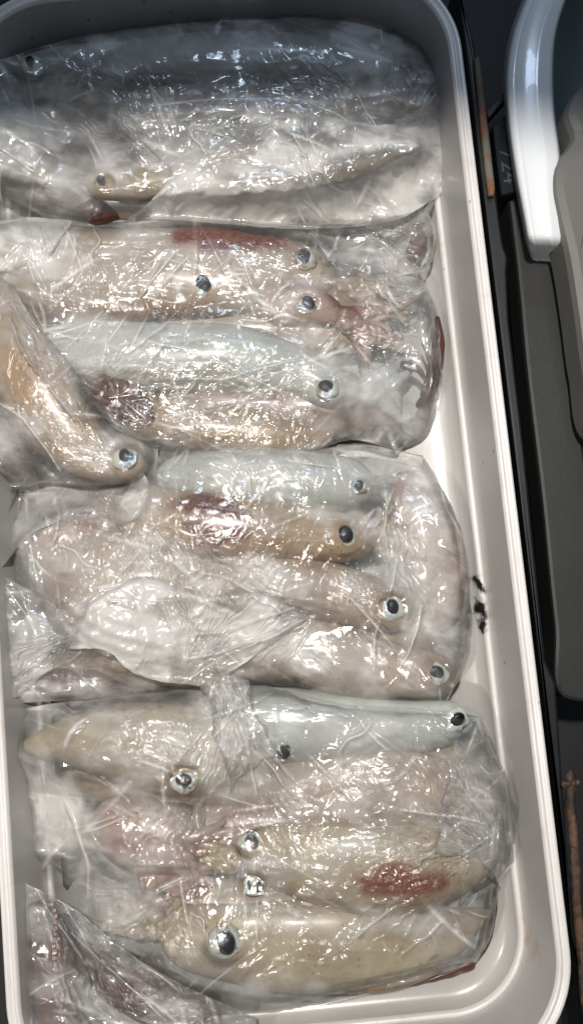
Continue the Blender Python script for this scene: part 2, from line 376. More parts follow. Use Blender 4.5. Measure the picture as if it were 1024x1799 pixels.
squid('broad beige squid mantle with a pointed pink tail fin at the left', 'b3',
      [(50, 965, H1), (110, 990, H1), (200, 1030, H1+.002), (300, 1060, H1), (380, 1080, H1-.004)], [10, 90, 170, 210, 210, 180, 120], 'beige', flat=.36,
      patches=[(80, 975, 30, 22, 20, .25)], seed=17, fins=[([(45, 960), (90, 918), (190, 905), (240, 960), (200, 1080), (140, 1110), (110, 1040)], H1+.004, 'pink')])
squid('pinkish squid with a rusty streak at right end of the third bag', 'b3',
      [(700, 830, H1-.012), (740, 900, H1-.008), (765, 1000, H1-.008), (770, 1100, H1-.012)], [46, 84, 98, 92, 64], 'pink', flat=.5,
      patches=[(712, 931, 11, 10, 0, .9), (810, 1045, 9, 42, 5, .9)], seed=18)
squid('brown squid showing in the dark opening below the third bag', 'gap',
      [(30, 1210, .022), (90, 1200, .024), (170, 1196, .024), (240, 1196, .020)], [20, 46, 50, 20], 'brown', seed=19)
# ---- near bag
squid('pearly white squid at far edge of near bag, eye beside tray wall', 'b4',
      [(330, 1262, H1-.004), (460, 1270, H1), (600, 1278, H1+.001), (720, 1276, H1), (800, 1270, H1-.002), (850, 1275, H1-.008)], [60, 96, 110, 114, 110, 94, 80, 70, 30], 'pearl',
      eyes=[(799, 1266, .050, 27, 11, -50)], seed=20)
squid('yellow beige squid at the far left of the near bag', 'b4',
      [(40, 1310, H1-.004), (150, 1300, H1), (280, 1312, H1+.002), (380, 1320, H1), (500, 1323, H1-.006)], [20, 62, 104, 128, 136, 128, 100, 70], 'yellow',
      eyes=[(325, 1372, .063, 27, 11, 80), (501, 1322, .061, 13, 10, 0)], seed=21, patches=[(250, 1350, 80, 12, 5, .25)])
squid('grey beige squid with a smooth back in the middle of the near bag', 'b4',
      [(470, 1400, H1), (600, 1388, H1+.002), (720, 1385, H1+.002), (820, 1400, H1-.002), (880, 1420, H1-.008)], [80, 120, 130, 126, 110, 80, 30], 'beige', flat=.6, seed=22,
      patches=[(740, 1360, 120, 24, -4, .2)])
squid('beige squid with a ragged red blotch near its tail in the near bag', 'b4',
      [(880, 1500, H1-.006), (800, 1510, H1), (680, 1520, H1+.003), (560, 1510, H1+.002), (470, 1500, H1), (420, 1490, H1-.004)], [20, 90, 130, 146, 148, 140, 120, 90, 60], 'yellow', flat=.6,
      patches=[(710, 1550, 92, 33, 0, 1.0)], eyes=[(440, 1480, .048, 24, 11, 40), (446, 1556, .048, 22, 12, 80)], seed=23,
      arms=arms_from(420, 1510, 185, 240, 8, 60, H1, w=30, seed=61))
squid('beige squid with the largest silver eye, nearest in the near bag', 'b4',
      [(860, 1600, H1-.008), (740, 1655, H1-.004), (600, 1662, H1-.003), (500, 1662, H1-.002), (420, 1656, H1), (340, 1646, H1-.003), (280, 1636, H1-.006)],
      [12, 62, 104, 128, 138, 138, 130, 112, 100, 76], 'yellow', flat=.45, eyes=[(395, 1655, .053, 34, 16, 15)], seed=24,
      arms=arms_from(290, 1620, 200, 170, 7, 80, H1-.004, w=30, seed=71), fins=[([(868, 1545), (862, 1650), (838, 1690), (720, 1722), (640, 1730), (640, 1690), (760, 1620)], .010, 'pearl')])
squid('pinkish squid arms crowded in the left half of the near bag', 'b4',
      [(170, 1420, H1-.004), (230, 1460, H1-.002), (300, 1480, H1-.002), (360, 1500, H1-.006)], [60, 110, 110, 60], 'pink', flat=.6, seed=25,
      arms=arms_from(300, 1480, 30, 170, 7, 120, H1+.006, w=26, seed=81)+arms_from(260, 1520, 60, 150, 6, 120, H1+.002, w=28, seed=82),
      patches=[(380, 1560, 50, 18, 0, .6), (250, 1480, 80, 8, 0, .5)])
squid('dark purple squid arms along the lower right edge of the near bag', 'b4', [(868, 1548, .022), (860, 1600, .020), (848, 1660, .018), (830, 1694, .014)], [10, 22, 20, 8], 'brown', seed=93,
      arms=[[(835, 1690, .012), (780, 1712, .012), (700, 1736, .010)], [(860, 1540, .028), (830, 1560, .03), (800, 1600, .03)]])  # a fin's dark edge, built from thin arm tubes
# ---- lowest bag at the near left corner
squid('red brown squid with row of suckers in near left corner of tray', 'b5',
      [(72, 1580, .036), (88, 1650, .038), (96, 1720, .038), (106, 1810, .036)], [30, 64, 74, 80], 'brown', seed=26)
sq5 = bpy.data.objects['squid.%03d' % (len([o for o in bpy.data.objects if o.name.startswith('squid')])-1)]
uu = np.linspace(0, math.pi, 6); tt_ = np.linspace(0, 2*math.pi, 10, endpoint=False)
sball = np.stack([np.sin(uu)[:, None]*np.cos(tt_), np.sin(uu)[:, None]*np.sin(tt_), np.cos(uu)[:, None]+0*tt_], -1).reshape(-1, 3)
prof_s = None
for k in range(20):
    py = 1590+k*10.5; px = 92+5*math.sin(k*.5)+k*.8
    c_ = P(px, py, .0520)-np.array(sq5.location)
    if prof_s is None:
        ring = []
        for (rr_, zz_) in ((1.0, -.3), (1.05, .1), (.85, .42), (.6, .40), (.42, .05), (.05, 0)): ring.append(np.stack([rr_*np.cos(tt_), rr_*np.sin(tt_), zz_+0*tt_], -1))
        prof_s = mesh_obj('sucker', np.concatenate(ring)*.0017, grid_faces(6, 10, True), FL['pink'], sq5); so = prof_s
    else:
        so = prof_s.copy(); COL.objects.link(so); so.parent = sq5
    so.location = tuple(c_+np.array([random.uniform(-.001, .001), 0, -.001])); q_ = random.uniform(.6, 1.05); so.scale = (q_, q_, q_)
squid('dark brown squid lying aslant beneath the near bag', 'b5',
      [(130, 1650, .022), (200, 1710, .024), (290, 1760, .022), (380, 1810, .018)], [40, 90, 96, 70], 'brown', seed=27)
LOWL = ['dim grey squid underneath at the far end of the far bag', 'dim grey squid underneath at near left of the far bag', 'tan squid underneath the pearly squid of the second bag',
 'pinkish squid underneath at the near edge of the second bag', 'pinkish squid underneath at the far edge of the third bag', 'beige squid underneath the middle of the third bag',
 'beige squid underneath at the near edge of the third bag', 'tan squid underneath at the far edge of the near bag', 'pinkish squid underneath the middle of the near bag', 'tan squid underneath the red blotched squid of the near bag']
# lower layer filling the bags, seen dimly between the upper squid
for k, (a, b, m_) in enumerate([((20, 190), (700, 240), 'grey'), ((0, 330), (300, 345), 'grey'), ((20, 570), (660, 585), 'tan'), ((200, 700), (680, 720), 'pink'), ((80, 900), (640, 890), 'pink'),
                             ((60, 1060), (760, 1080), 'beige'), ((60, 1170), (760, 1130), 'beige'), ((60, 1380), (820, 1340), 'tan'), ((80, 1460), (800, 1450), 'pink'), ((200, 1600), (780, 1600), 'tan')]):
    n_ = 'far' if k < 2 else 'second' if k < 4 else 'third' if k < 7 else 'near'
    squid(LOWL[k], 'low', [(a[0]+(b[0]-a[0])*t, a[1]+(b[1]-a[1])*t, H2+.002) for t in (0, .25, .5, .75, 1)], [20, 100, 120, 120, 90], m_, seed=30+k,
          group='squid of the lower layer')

# ------------------------------------------------------------------ film builder
RAW = {}
CLEAR = [(405, 418, 135, 34, 4), (378, 915, 100, 56, 8), (710, 1550, 115, 48, 0), (225, 705, 85, 45, 28), (545, 965, 110, 45, 8), (600, 560, 70, 40, 40), (650, 285, 90, 28, -10), (38, 665, 36, 80, -30), (260, 540, 160, 26, 2), (600, 1690, 180, 50, 0), (440, 760, 140, 34, 4), (380, 1500, 60, 50, 0)]
GX0, GY0, GS, GNX, GNY = -.30, -.48, .0015, 380, 620
def blur(h):
    p = np.pad(h, 1, mode='edge')
    return (p[1:-1, 1:-1]*2+p[:-2, 1:-1]+p[2:, 1:-1]+p[1:-1, :-2]+p[1:-1, 2:]+.5*(p[:-2, :-2]+p[2:, 2:]+p[:-2, 2:]+p[2:, :-2]))/8
def envelope(keys, it=40):
    h = np.zeros((GNY, GNX))
    for k in keys:
        for V in REG.get(k, []):
            i = ((V[:, 1]-GY0)/GS).astype(int); j = ((V[:, 0]-GX0)/GS).astype(int)
            ok = (i >= 0) & (i < GNY) & (j >= 0) & (j < GNX)
            np.maximum.at(h, (i[ok], j[ok]), V[ok, 2])
    for _ in range(2):
        p = np.pad(h, 1, mode='edge'); h = np.max([p[1:-1, 1:-1], p[:-2, 1:-1], p[2:, 1:-1], p[1:-1, :-2], p[1:-1, 2:]], 0)
    o = blur(h)
    for _ in range(it): o = np.maximum(blur(o), h-.0012)
    for _ in range(3): o = blur(o)
    for _ in range(4):                       # the sheet may not pass through what it lies on
        dfc = np.maximum(h-o, 0); p = np.pad(dfc, 1, mode='edge'); dfc = np.max([p[1:-1, 1:-1], p[:-2, 1:-1], p[2:, 1:-1], p[1:-1, :-2], p[1:-1, 2:]], 0)
        o = o+blur(dfc)
    hs = h
    for _ in range(3): hs = blur(hs)
    RAW[id(o)] = hs
    return o
def sample(h, x, y):
    fx = np.clip((x-GX0)/GS, 0, GNX-1.001); fy = np.clip((y-GY0)/GS, 0, GNY-1.001)
    i = fy.astype(int); j = fx.astype(int); a = fy-i; b = fx-j
    return h[i, j]*(1-a)*(1-b)+h[i+1, j]*a*(1-b)+h[i, j+1]*(1-a)*b+h[i+1, j+1]*a*b
def coons(sides, nu, nv, jag=0.0, seed=0):
    """sides top(l->r), right(t->b), bottom(l->r), left(t->b): px lists -> px,py grids and u,v"""
    T = resample(sides[0], nu); B = resample(sides[2], nu); L = resample(sides[3], nv); Rr = resample(sides[1], nv)
    if jag:
        for q, A in enumerate((T, B, L, Rr)):
            t = np.linspace(0, 1, len(A)); e = np.sin(t*math.pi)**.5
            m_ = len(A)/22
            A[:, 0] += (facet(t*m_, t*0+q, 1, seed+q)-.5)*jag*2*e; A[:, 1] += (facet(t*m_, t*0+q+5, 1, seed+q+9)-.5)*jag*2*e
    u = np.linspace(0, 1, nu)[:, None, None]; v = np.linspace(0, 1, nv)[None, :, None]
    G = (1-v)*T[:, None]+v*B[:, None]+(1-u)*L[None]+u*Rr[None]-((1-u)*(1-v)*T[0]+u*(1-v)*T[-1]+(1-u)*v*B[0]+u*v*B[-1])
    return G[..., 0], G[..., 1], u[..., 0]+0*v[..., 0], v[..., 0]+0*u[..., 0]
def crumple(x, y, seed, ang, amp, X, Y, pleats, creases):
    n1 = fbm(x/.055+seed, y/.055, seed, 3); n2 = fbm(x/.05-seed, y/.05, seed+9, 3)
    ma = sstep(.40, .50, n1)*(1-sstep(.52, .60, n1)); mb = sstep(.54, .66, n1); mc = 1-sstep(.32, .44, n1); md = sstep(.52, .66, n2)
    z = facet(x, y, .030, seed, ang, 2.6)*.0066+facet(x, y, .015, seed+12, ang-1.0, 4)*.0036*(.4+mb+mc*.6)
    z += facet(x, y, .0105, seed+3, ang+.75, 5)*.0022*ma+facet(x, y, .0095, seed+4, ang+1.5, 5)*.0018*mb+facet(x, y, .0105, seed+6, ang-.45, 5)*.0020*mc
    z += facet(x, y, .0056, seed+5, ang+1.1, 6)*.0010*md
    z *= amp; px_ = np.zeros_like(z)
    for (cx, cy, a_lo, a_hi, n, am, rad) in pleats:
        dx = X-cx; dy = Y-cy; r = np.hypot(dx, dy)+1e-6; th = np.degrees(np.arctan2(dy, dx)); mid = (a_lo+a_hi)/2
        dth = (th-mid+180) % 360-180; hw = (a_hi-a_lo)/2
        win = 1-sstep(hw*.75, hw*1.1, np.abs(dth))
        ph = dth/(2*hw)*n+(fbm(r/55+cx, dth/14, seed+3, 3)-.5)*4.5
        am2 = am*(.1+1.4*vn(np.floor(ph)+cx, np.floor(ph)*0+r/60, seed))
        pz = tri(ph)*np.minimum(1, r/45)*np.exp(-(r/rad)**2)*win
        z += am2*pz; px_ += (pz**8)*win*1.5*vn(np.floor(ph)+cx, r/45, seed+2)
    for (x0, y0, x1, y1, wd, am) in creases:
        L = math.hypot(x1-x0, y1-y0); tx, ty = (x1-x0)/L, (y1-y0)/L
        t = ((X-x0)*tx+(Y-y0)*ty)/L; bend = (vn(t*3+x0, t*0, seed)-.5)*16
        s = np.abs(-(X-x0)*ty+(Y-y0)*tx+bend)
        cz = np.exp(-(s/(wd*.55))**2)*sstep(0, .12, t)*(1-sstep(.85, 1, t))
        z += am*.6*cz; px_ += np.exp(-(s/1.6)**2)*(cz > .02)*1.6+cz*.25
    r_ = random.Random(seed*13+1); x0, x1, y0, y1 = X.min(), X.max(), Y.min(), Y.max()
    nb = int((x1-x0)*(y1-y0)/6500*amp)
    for k in range(nb):
        bx, by = r_.uniform(x0, x1), r_.uniform(y0, y1); a = r_.choice((.5, 1.0, 1.4, 2.2, 2.7, 0.1))+r_.uniform(-.3, .3)+ang*.3
        for q in range(r_.choice((1, 2, 3, 4, 6))):
            fw = r_.choice((1.1, 1.3, 1.8, 2.8, 4)); fa = r_.choice((.1, .2, .5, .9, 1.5, 2.4)); L = 22+140*r_.random()**1.9; wd = r_.uniform(2.2, 6.5); am = wd*.0004*r_.uniform(.2, .65)
            cx, cy = bx+r_.gauss(0, 16), by+r_.gauss(0, 16); aa = a+r_.gauss(0, .28); tx, ty = math.cos(aa), math.sin(aa)
            ii = np.nonzero((np.abs(X-cx) < L/2+8) & (np.abs(Y-cy) < L/2+8))
            if not len(ii[0]): continue
            dx = X[ii]-cx; dy = Y[ii]-cy; t = (dx*tx+dy*ty)/L+.5; sd = -dx*ty+dy*tx+(t-.5)**2*r_.uniform(-22, 22)*min(1, L/60)
            cz = np.exp(-(np.abs(sd)/wd*np.where(sd > 0, 1.9, 1.2))**2)*np.clip(np.minimum(t, 1-t)*5, 0, 1)
            z[ii] += am*cz*r_.choice((1, 1, 1, -.6)); px_[ii] += np.exp(-(np.abs(sd)/fw)**2)*np.clip(np.minimum(t, 1-t)*4, 0, 1)*fa
    return z, px_
def haze_field(X, Y, seed, base, blobs):
    h = base*(.15+3.2*sstep(.35, .75, fbm(X/70, Y/45, seed+20))**1.5)
    # stretched milky streaks
    h += base*.8*sstep(.58, .8, fbm(X/110+Y/260, Y/16-X/50, seed+30, 3))
    for (cx, cy, rx, ry, rot, st) in blobs:
        c, s = math.cos(R(rot)), math.sin(R(rot)); dx = X-cx; dy = Y-cy
        q = np.sqrt(((dx*c+dy*s)/rx)**2+((-dx*s+dy*c)/ry)**2)+(fbm(X/30, Y/30, seed+40)-.5)*.7
        h += st*(1-sstep(.35, 1.1, q))*(.55+.8*fbm(X/26+cx, Y/26, seed, 4))
    return np.clip(h, .01, .95)
def film(name, parent, sides, keys, seed, ang=.3, amp=1.0, edge=(.004, .004, .004, .004), ew=26, haze=.10, blobs=(), pleats=(), creases=(), mat=None, lift=.0022, step=1.35, it=40, jag=2.0, floor=None, env=None, edge_haze=.25, dry=.12):
    lenu = max(np.ptp([p[0] for p in sides[0]]), np.ptp([p[0] for p in sides[2]])); lenv = max(np.ptp([p[1] for p in sides[1]]), np.ptp([p[1] for p in sides[3]]))
    nu = int(lenu/step); nv = int(lenv/step)
    X, Y, u, v = coons(sides, nu, nv, jag, seed)
    w0 = P(X, Y, .048)
    H = sample(env if env is not None else envelope(keys, it), w0[..., 0], w0[..., 1])
    if floor is not None: H = np.maximum(H, floor)
    cr, fold = crumple(w0[..., 0], w0[..., 1], seed, ang, amp, X, Y, pleats, creases)
    for (ex, ey, er) in EYES:
        mk = 1-sstep(er*.7, er*1.3, np.hypot(X-ex, Y-ey)); cr = cr*(1-.7*mk)+mk*(.003+((Y-ey)*.9-(X-ex)*.5)*.0004*.30)
    Z = H+lift+cr
    dist = [v*lenv, (1-u)*lenu, (1-v)*lenv, u*lenu]                   # top,right,bottom,left in px
    wgt = [1/(d_+2)**2 for d_ in dist]; base = sum(a*b for a, b in zip(wgt, edge))/sum(wgt)
    dm = np.minimum.reduce(dist); t = np.clip(dm/ew, 0, 1); prof = np.sqrt(1-(1-t)**2)
    Z = base+(Z-base)*prof
    hz = haze_field(X, Y, seed, haze, blobs)+edge_haze*(1-sstep(0, 9, dm))+.28*fold
    rw = RAW.get(id(env))
    if rw is not None:
        hr = sample(rw, w0[..., 0], w0[..., 1]); Z = np.maximum(Z, np.where(hr > .012, hr+.0009, 0)*np.clip(dm/3, 0, 1))
    if rw is not None: hz = np.clip(hz+dry*sstep(.003, .013, Z-np.maximum(hr, .012))*(.5+fbm(X/34, Y/34, seed+60)), .005, .95)
    for (cx, cy, rx, ry, rot) in CLEAR:           # wet spots where the film clings to the coloured skin
        c_, s_ = math.cos(R(rot)), math.sin(R(rot)); q_ = np.hypot(((X-cx)*c_+(Y-cy)*s_)/rx, (-(X-cx)*s_+(Y-cy)*c_)/ry)+(fbm(X/30, Y/30, 5)-.5)*.5
        hz = hz*(1-.85*(1-sstep(.5, 1.25, q_)))
    for (ex, ey, er) in EYES: hz = hz*(1-(.7+.28*((ex*7.3) % 1))*(1-sstep(er*.8, er*1.5, np.hypot(X-ex, Y-ey))))
    V = P(X, Y, Z)
    o = mesh_obj(name, V.reshape(-1, 3), grid_faces(nu, nv), mat or M_FILM, parent, attrs={'haze': hz.ravel()})
    return o, V
def drape_flap(parent, sides, V_env, seed, **kw):
    return film('film_fold', parent, sides, None, seed, env=V_env, mat=M_FROST, **kw)

def bag(label, env_keys, sides, seed, inner=True, **kw):
    root = empty('plastic_bag', (0, 0, 0))
    tag(root, label, 'plastic bag', 'clear plastic bags of squid in the tray')
    env = envelope(env_keys, kw.pop('it', 260))
    film('outer_film', root, sides, None, seed, env=env, **kw)
    if inner:
        kk = dict(kw); kk.update(step=3.2, dry=0, mat=M_INNER, lift=.0008, haze=kw.get('haze', .1)*.8, blobs=(), edge_haze=0, creases=(), amp=kw.get('amp', 1)*.6)
        c = [np.array(s, float) for s in sides]; cen = np.concatenate(c).mean(0)
        ins = [[tuple(cen+(p-cen)*.975) for p in s] for s in c]
        film('inner_film', root, ins, None, seed+77, env=env, **kk)
    return root, env

B1, E1 = bag('shaded clear bag of squid at the far end of the tray', ['b1', 'low', 'gap'],
  [[(-60, 120), (60, 84), (200, 45), (450, 18), (650, 24), (742, 72)], [(742, 72), (772, 150), (796, 250), (780, 320), (720, 380)],
   [(-60, 385), (60, 396), (150, 400), (300, 400), (500, 398), (640, 396), (720, 380)], [(-60, 120), (-60, 230), (-60, 385)]], 11, ang=.1, amp=1.0, edge=(.01, .006, .03, .02), haze=.17,
  blobs=[(300, 90, 260, 60, 0, .16), (760, 260, 60, 110, 10, .4), (120, 300, 130, 60, 0, .25), (600, 110, 90, 40, 20, .15), (30, 180, 90, 100, 0, .12)],
  pleats=[(300, 300, 190, 270, 16, .0022, 190), (720, 230, 240, 330, 12, .0024, 170), (640, 190, 90, 250, 12, .0018, 150)],
  creases=[(160, 140, 172, 105, 3, .002), (200, 110, 216, 150, 3, .002), (265, 150, 285, 195, 3, .002), (620, 170, 700, 260, 4, .003), (500, 160, 640, 230, 4, .002)])
film('film_fold', B1, [[(222, 198), (330, 200), (430, 192), (560, 200), (700, 215), (770, 160)], [(770, 160), (796, 220), (806, 270), (794, 322), (762, 350)],
   [(236, 384), (330, 388), (480, 400), (620, 398), (700, 385), (762, 350)], [(222, 198), (250, 250), (296, 300), (236, 384)]], None, 31, env=E1, mat=M_FROST, haze=.34, lift=.005, ang=-.3, amp=1.1,
   edge=(.05, .015, .045, .052), ew=12, edge_haze=.15, blobs=[(380, 350, 170, 40, -4, .55), (560, 360, 180, 36, 4, .45), (700, 330, 120, 50, -20, .4), (770, 250, 40, 90, 0, .35), (330, 250, 80, 60, 0, .2)],
   pleats=[(330, 300, 260, 350, 14, .002, 170), (560, 330, 220, 300, 10, .0025, 130)], creases=[(520, 230, 560, 340, 6, .004), (545, 290, 600, 345, 6, .003), (340, 225, 362, 270, 6, .003)])
B2, E2 = bag('clear bag of five squid, second from the far end of the tray', ['b2', 'low'],
  [[(-60, 400), (20, 386), (120, 392), (150, 396), (300, 380), (480, 398), (640, 402), (735, 470)], [(735, 470), (768, 550), (777, 620), (772, 700), (745, 770), (700, 790)],
   [(-60, 790), (120, 780), (250, 792), (400, 812), (540, 806), (600, 775), (700, 790)], [(-60, 400), (-60, 600), (-60, 790)]], 12, ang=.15, amp=1.0, edge=(.035, .004, .025, .03), haze=.12,
  blobs=[(410, 418, 120, 30, 4, -.3), (210, 700, 90, 50, 25, -.3), (590, 530, 60, 30, 30, -.15), (720, 480, 60, 60, 0, .2), (90, 440, 70, 60, 0, .4), (640, 420, 120, 30, 10, .35), (660, 700, 60, 70, 0, .35), (560, 600, 90, 60, 20, .15), (700, 750, 70, 40, 0, .3)],
  pleats=[(620, 480, 180, 260, 18, .0026, 190), (770, 560, 140, 220, 16, .0030, 200), (100, 700, -40, 40, 16, .0022, 260), (560, 620, 90, 180, 12, .002, 180), (150, 400, 60, 120, 8, .0025, 110), (640, 480, 0, 90, 12, .0025, 150)],
  creases=[(310, 440, 190, 600, 4, .0026), (330, 445, 220, 610, 4, .0026), (420, 440, 230, 620, 4, .0022), (330, 670, 520, 640, 5, .003), (160, 700, 400, 790, 6, .004), (180, 720, 420, 770, 5, .003), (150, 398, 280, 388, 5, .004),
           (420, 560, 540, 560, 4, .002), (170, 400, 165, 470, 6, .004), (260, 590, 500, 690, 3, .0018), (580, 560, 650, 640, 5, .003)])
film('film_fold', B2, [[(-50, 396), (30, 382), (128, 388)], [(128, 388), (112, 420), (90, 455), (78, 470)], [(-50, 470), (0, 480), (78, 470)], [(-50, 396), (-50, 430), (-50, 470)]], None, 32, env=E2,
     mat=M_FROST, haze=.3, lift=.003, edge=(.05, .055, .055, .05), ew=10, ang=1.2, pleats=[(60, 385, 50, 130, 7, .003, 90)], blobs=[(60, 420, 60, 40, 0, .3)])
film('film_fold', B2, [[(560, 398), (650, 385), (752, 368)], [(752, 368), (768, 420), (748, 480)], [(575, 460), (660, 485), (748, 480)], [(560, 398), (562, 430), (575, 460)]], None, 38,
     env=envelope(['b2', 'gap'], 200), mat=M_FROST, haze=.14, lift=.003, floor=.02, edge=(.04, .01, .04, .05), ew=10, ang=.6, amp=1.5, pleats=[(640, 400, -10, 70, 12, .004, 140)], jag=6)
B3, E3 = bag('large clear bag with a dark red blotched squid, third from the far end', ['b3', 'low', 'gap'],
  [[(28, 852), (130, 832), (205, 782), (300, 780), (450, 784), (550, 784), (640, 778), (742, 796)], [(742, 800), (786, 870), (815, 950), (827, 1050), (824, 1150), (786, 1234)],
   [(18, 1242), (100, 1238), (200, 1232), (300, 1222), (450, 1206), (640, 1236), (786, 1234)], [(28, 852), (4, 950), (4, 1100), (18, 1236)]], 13, ang=-.4, amp=1.0, edge=(.03, .003, .03, .035), haze=.14,
  blobs=[(378, 912, 130, 66, 8, -.8), (560, 960, 120, 50, 8, -.15), (745, 1000, 75, 190, 0, .5), (300, 900, 90, 60, 0, .35), (330, 1090, 150, 80, 20, .38), (60, 980, 60, 140, 0, .2), (590, 1150, 120, 50, 10, .25), (480, 1000, 120, 60, 0, .15), (170, 860, 90, 30, -30, .3), (760, 860, 50, 60, 0, .3)],
  pleats=[(340, 1180, 230, 330, 20, .0030, 230), (260, 900, 20, 140, 14, .0025, 150), (160, 850, 40, 130, 10, .003, 130), (690, 850, 60, 130, 10, .0022, 180), (60, 1180, -80, 10, 10, .003, 150), (560, 1080, 120, 220, 16, .003, 180), (670, 1080, 180, 330, 12, .002, 110)],
  creases=[(540, 1090, 320, 1170, 7, .005), (520, 1075, 330, 1150, 6, .004), (700, 980, 650, 1180, 5, .003), (690, 860, 680, 960, 5, .003), (430, 820, 445, 870, 4, .003), (520, 835, 540, 870, 4, .003), (240, 960, 215, 1010, 5, .004),
           (100, 960, 180, 1000, 5, .003), (770, 860, 815, 960, 5, .002), (740, 1060, 700, 1180, 5, .003), (350, 1000, 480, 1060, 5, .003)])
film('film_fold', B3, [[(150, 1060), (250, 1010), (360, 1040), (470, 1030), (545, 1088)], [(545, 1088), (480, 1130), (420, 1172), (350, 1206)], [(120, 1140), (190, 1145), (230, 1180), (350, 1206)], [(150, 1060), (135, 1100), (120, 1140)]], None, 33,
     env=E3, mat=M_FROST, haze=.30, lift=.004, edge=(.05, .056, .058, .045), ew=14, ang=-.35, amp=1.3, blobs=[(250, 1115, 130, 50, 15, .9), (430, 1080, 110, 40, -25, .15)],
     pleats=[(320, 1180, 270, 350, 14, .004, 200)], creases=[(545, 1090, 320, 1165, 8, .006), (530, 1070, 330, 1120, 6, .004), (440, 1040, 500, 1080, 6, .004)])
film('film_fold', B3, [[(20, 860), (90, 838), (180, 800), (230, 800)], [(230, 800), (262, 850), (250, 910), (190, 930)], [(0, 1000), (70, 930), (130, 915), (190, 930)], [(20, 860), (5, 930), (0, 1000)]], None, 34,
     env=E3, mat=M_FROST, haze=.16, lift=.003, edge=(.04, .055, .05, .03), ew=16, ang=1.2, amp=1.4, pleats=[(240, 790, 110, 170, 12, .004, 160)])
film('film_fold', B3, [[(5, 1010), (60, 1040), (120, 1080), (150, 1100)], [(150, 1100), (150, 1130), (140, 1150), (120, 1165)], [(12, 1240), (50, 1212), (90, 1180), (120, 1165)], [(5, 1010), (6, 1120), (12, 1238)]], None, 35,
     env=E3, mat=M_FROST, haze=.16, lift=.002, floor=.035, edge=(.05, .05, .04, .035), ew=16, ang=1.9, amp=1.4, pleats=[(150, 1100, 110, 170, 9, .004, 160)])
B4, E4 = bag('wide clear bag with a big silver eyed squid, nearest of the full bags', ['b4', 'low'],
  [[(36, 1245), (150, 1228), (350, 1208), (450, 1202), (600, 1232), (780, 1246), (842, 1256)], [(842, 1256), (884, 1350), (893, 1470), (878, 1550), (862, 1650), (838, 1692)],
   [(110, 1640), (210, 1715), (350, 1772), (450, 1782), (560, 1768), (700, 1734), (838, 1692)], [(36, 1245), (24, 1320), (22, 1420), (28, 1520), (110, 1640)]], 14, ang=.05, amp=.9, edge=(.03, .003, .003, .03), haze=.11,
  blobs=[(710, 1548, 130, 60, 0, -.8), (110, 1440, 70, 90, -30, .75), (180, 1560, 60, 90, -35, .40), (680, 1260, 120, 40, 0, .18), (60, 1350, 40, 80, 0, .3), (460, 1520, 60, 60, 0, .25), (850, 1430, 50, 120, 0, .15), (230, 1270, 150, 40, 0, .15), (560, 1400, 200, 50, 0, .12)],
  pleats=[(400, 1210, 50, 130, 20, .0028, 280), (860, 1490, 130, 260, 20, .0030, 230), (300, 1560, 60, 190, 14, .002, 200), (460, 1480, 60, 120, 12, .0016, 220), (330, 1370, 200, 300, 10, .0018, 140)],
  creases=[(430, 1205, 450, 1400, 4, .0035), (450, 1300, 500, 1380, 4, .003), (395, 1205, 400, 1300, 5, .004), (590, 1320, 660, 1270, 7, .004), (120, 1400, 160, 1580, 5, .004), (430, 1450, 435, 1640, 3, .0016), (450, 1450, 455, 1660, 3, .0016), (700, 1590, 560, 1690, 5, .002),
           (500, 1240, 560, 1250, 5, .003), (840, 1350, 900, 1370, 4, .003), (700, 1420, 860, 1450, 5, .003), (340, 1600, 372, 1660, 5, .004), (780, 1620, 700, 1690, 6, .002)])
film('film_fold', B4, [[(345, 1190), (380, 1185), (410, 1185), (438, 1195)], [(438, 1195), (446, 1225), (462, 1270), (500, 1330)], [(405, 1400), (430, 1370), (460, 1350), (500, 1330)], [(345, 1190), (365, 1230), (380, 1300), (405, 1400)]], None, 36,
     env=E4, mat=M_FROST, haze=.16, lift=.004, floor=.045, edge=(.055, .054, .05, .054), ew=10, jag=9, edge_haze=.08, ang=1.3, amp=1.6, pleats=[(385, 1160, 40, 110, 9, .005, 200)], blobs=[(400, 1220, 50, 50, 0, .2)])
film('film_fold', B4, [[(800, 1280), (850, 1300), (885, 1350)], [(885, 1350), (905, 1420), (900, 1500), (880, 1560)], [(760, 1500), (810, 1510), (850, 1520), (880, 1560)], [(800, 1280), (790, 1350), (770, 1430), (760, 1500)]], None, 37,
     env=E4, mat=M_FROST, haze=.08, lift=.002, floor=.012, edge=(.05, .01, .05, .055), ew=6, jag=10, edge_haze=.04, ang=1.0, amp=1.6, pleats=[(880, 1500, 150, 270, 12, .004, 170)])
B2S, E2S = bag('slim clear bag holding the slanting squid at the left edge of the tray', ['b2s'],
  [[(-70, 440), (-20, 470), (20, 490)], [(20, 490), (70, 570), (150, 660), (222, 722), (276, 772), (272, 850)], [(-70, 800), (0, 850), (100, 850), (160, 858), (272, 850)], [(-70, 440), (-70, 600), (-70, 800)]], 15, ang=.95, amp=.9,
  edge=(.04, .045, .03, .04), ew=20, haze=.10, blobs=[(200, 800, 60, 40, 20, .3), (80, 590, 30, 120, -35, .3), (20, 760, 60, 60, 0, .25), (230, 790, 50, 40, 0, .3)], pleats=[(200, 810, 120, 250, 14, .003, 130), (10, 500, 30, 90, 10, .003, 240)],
  creases=[(10, 560, 130, 740, 5, .004), (0, 700, 110, 830, 5, .004)])
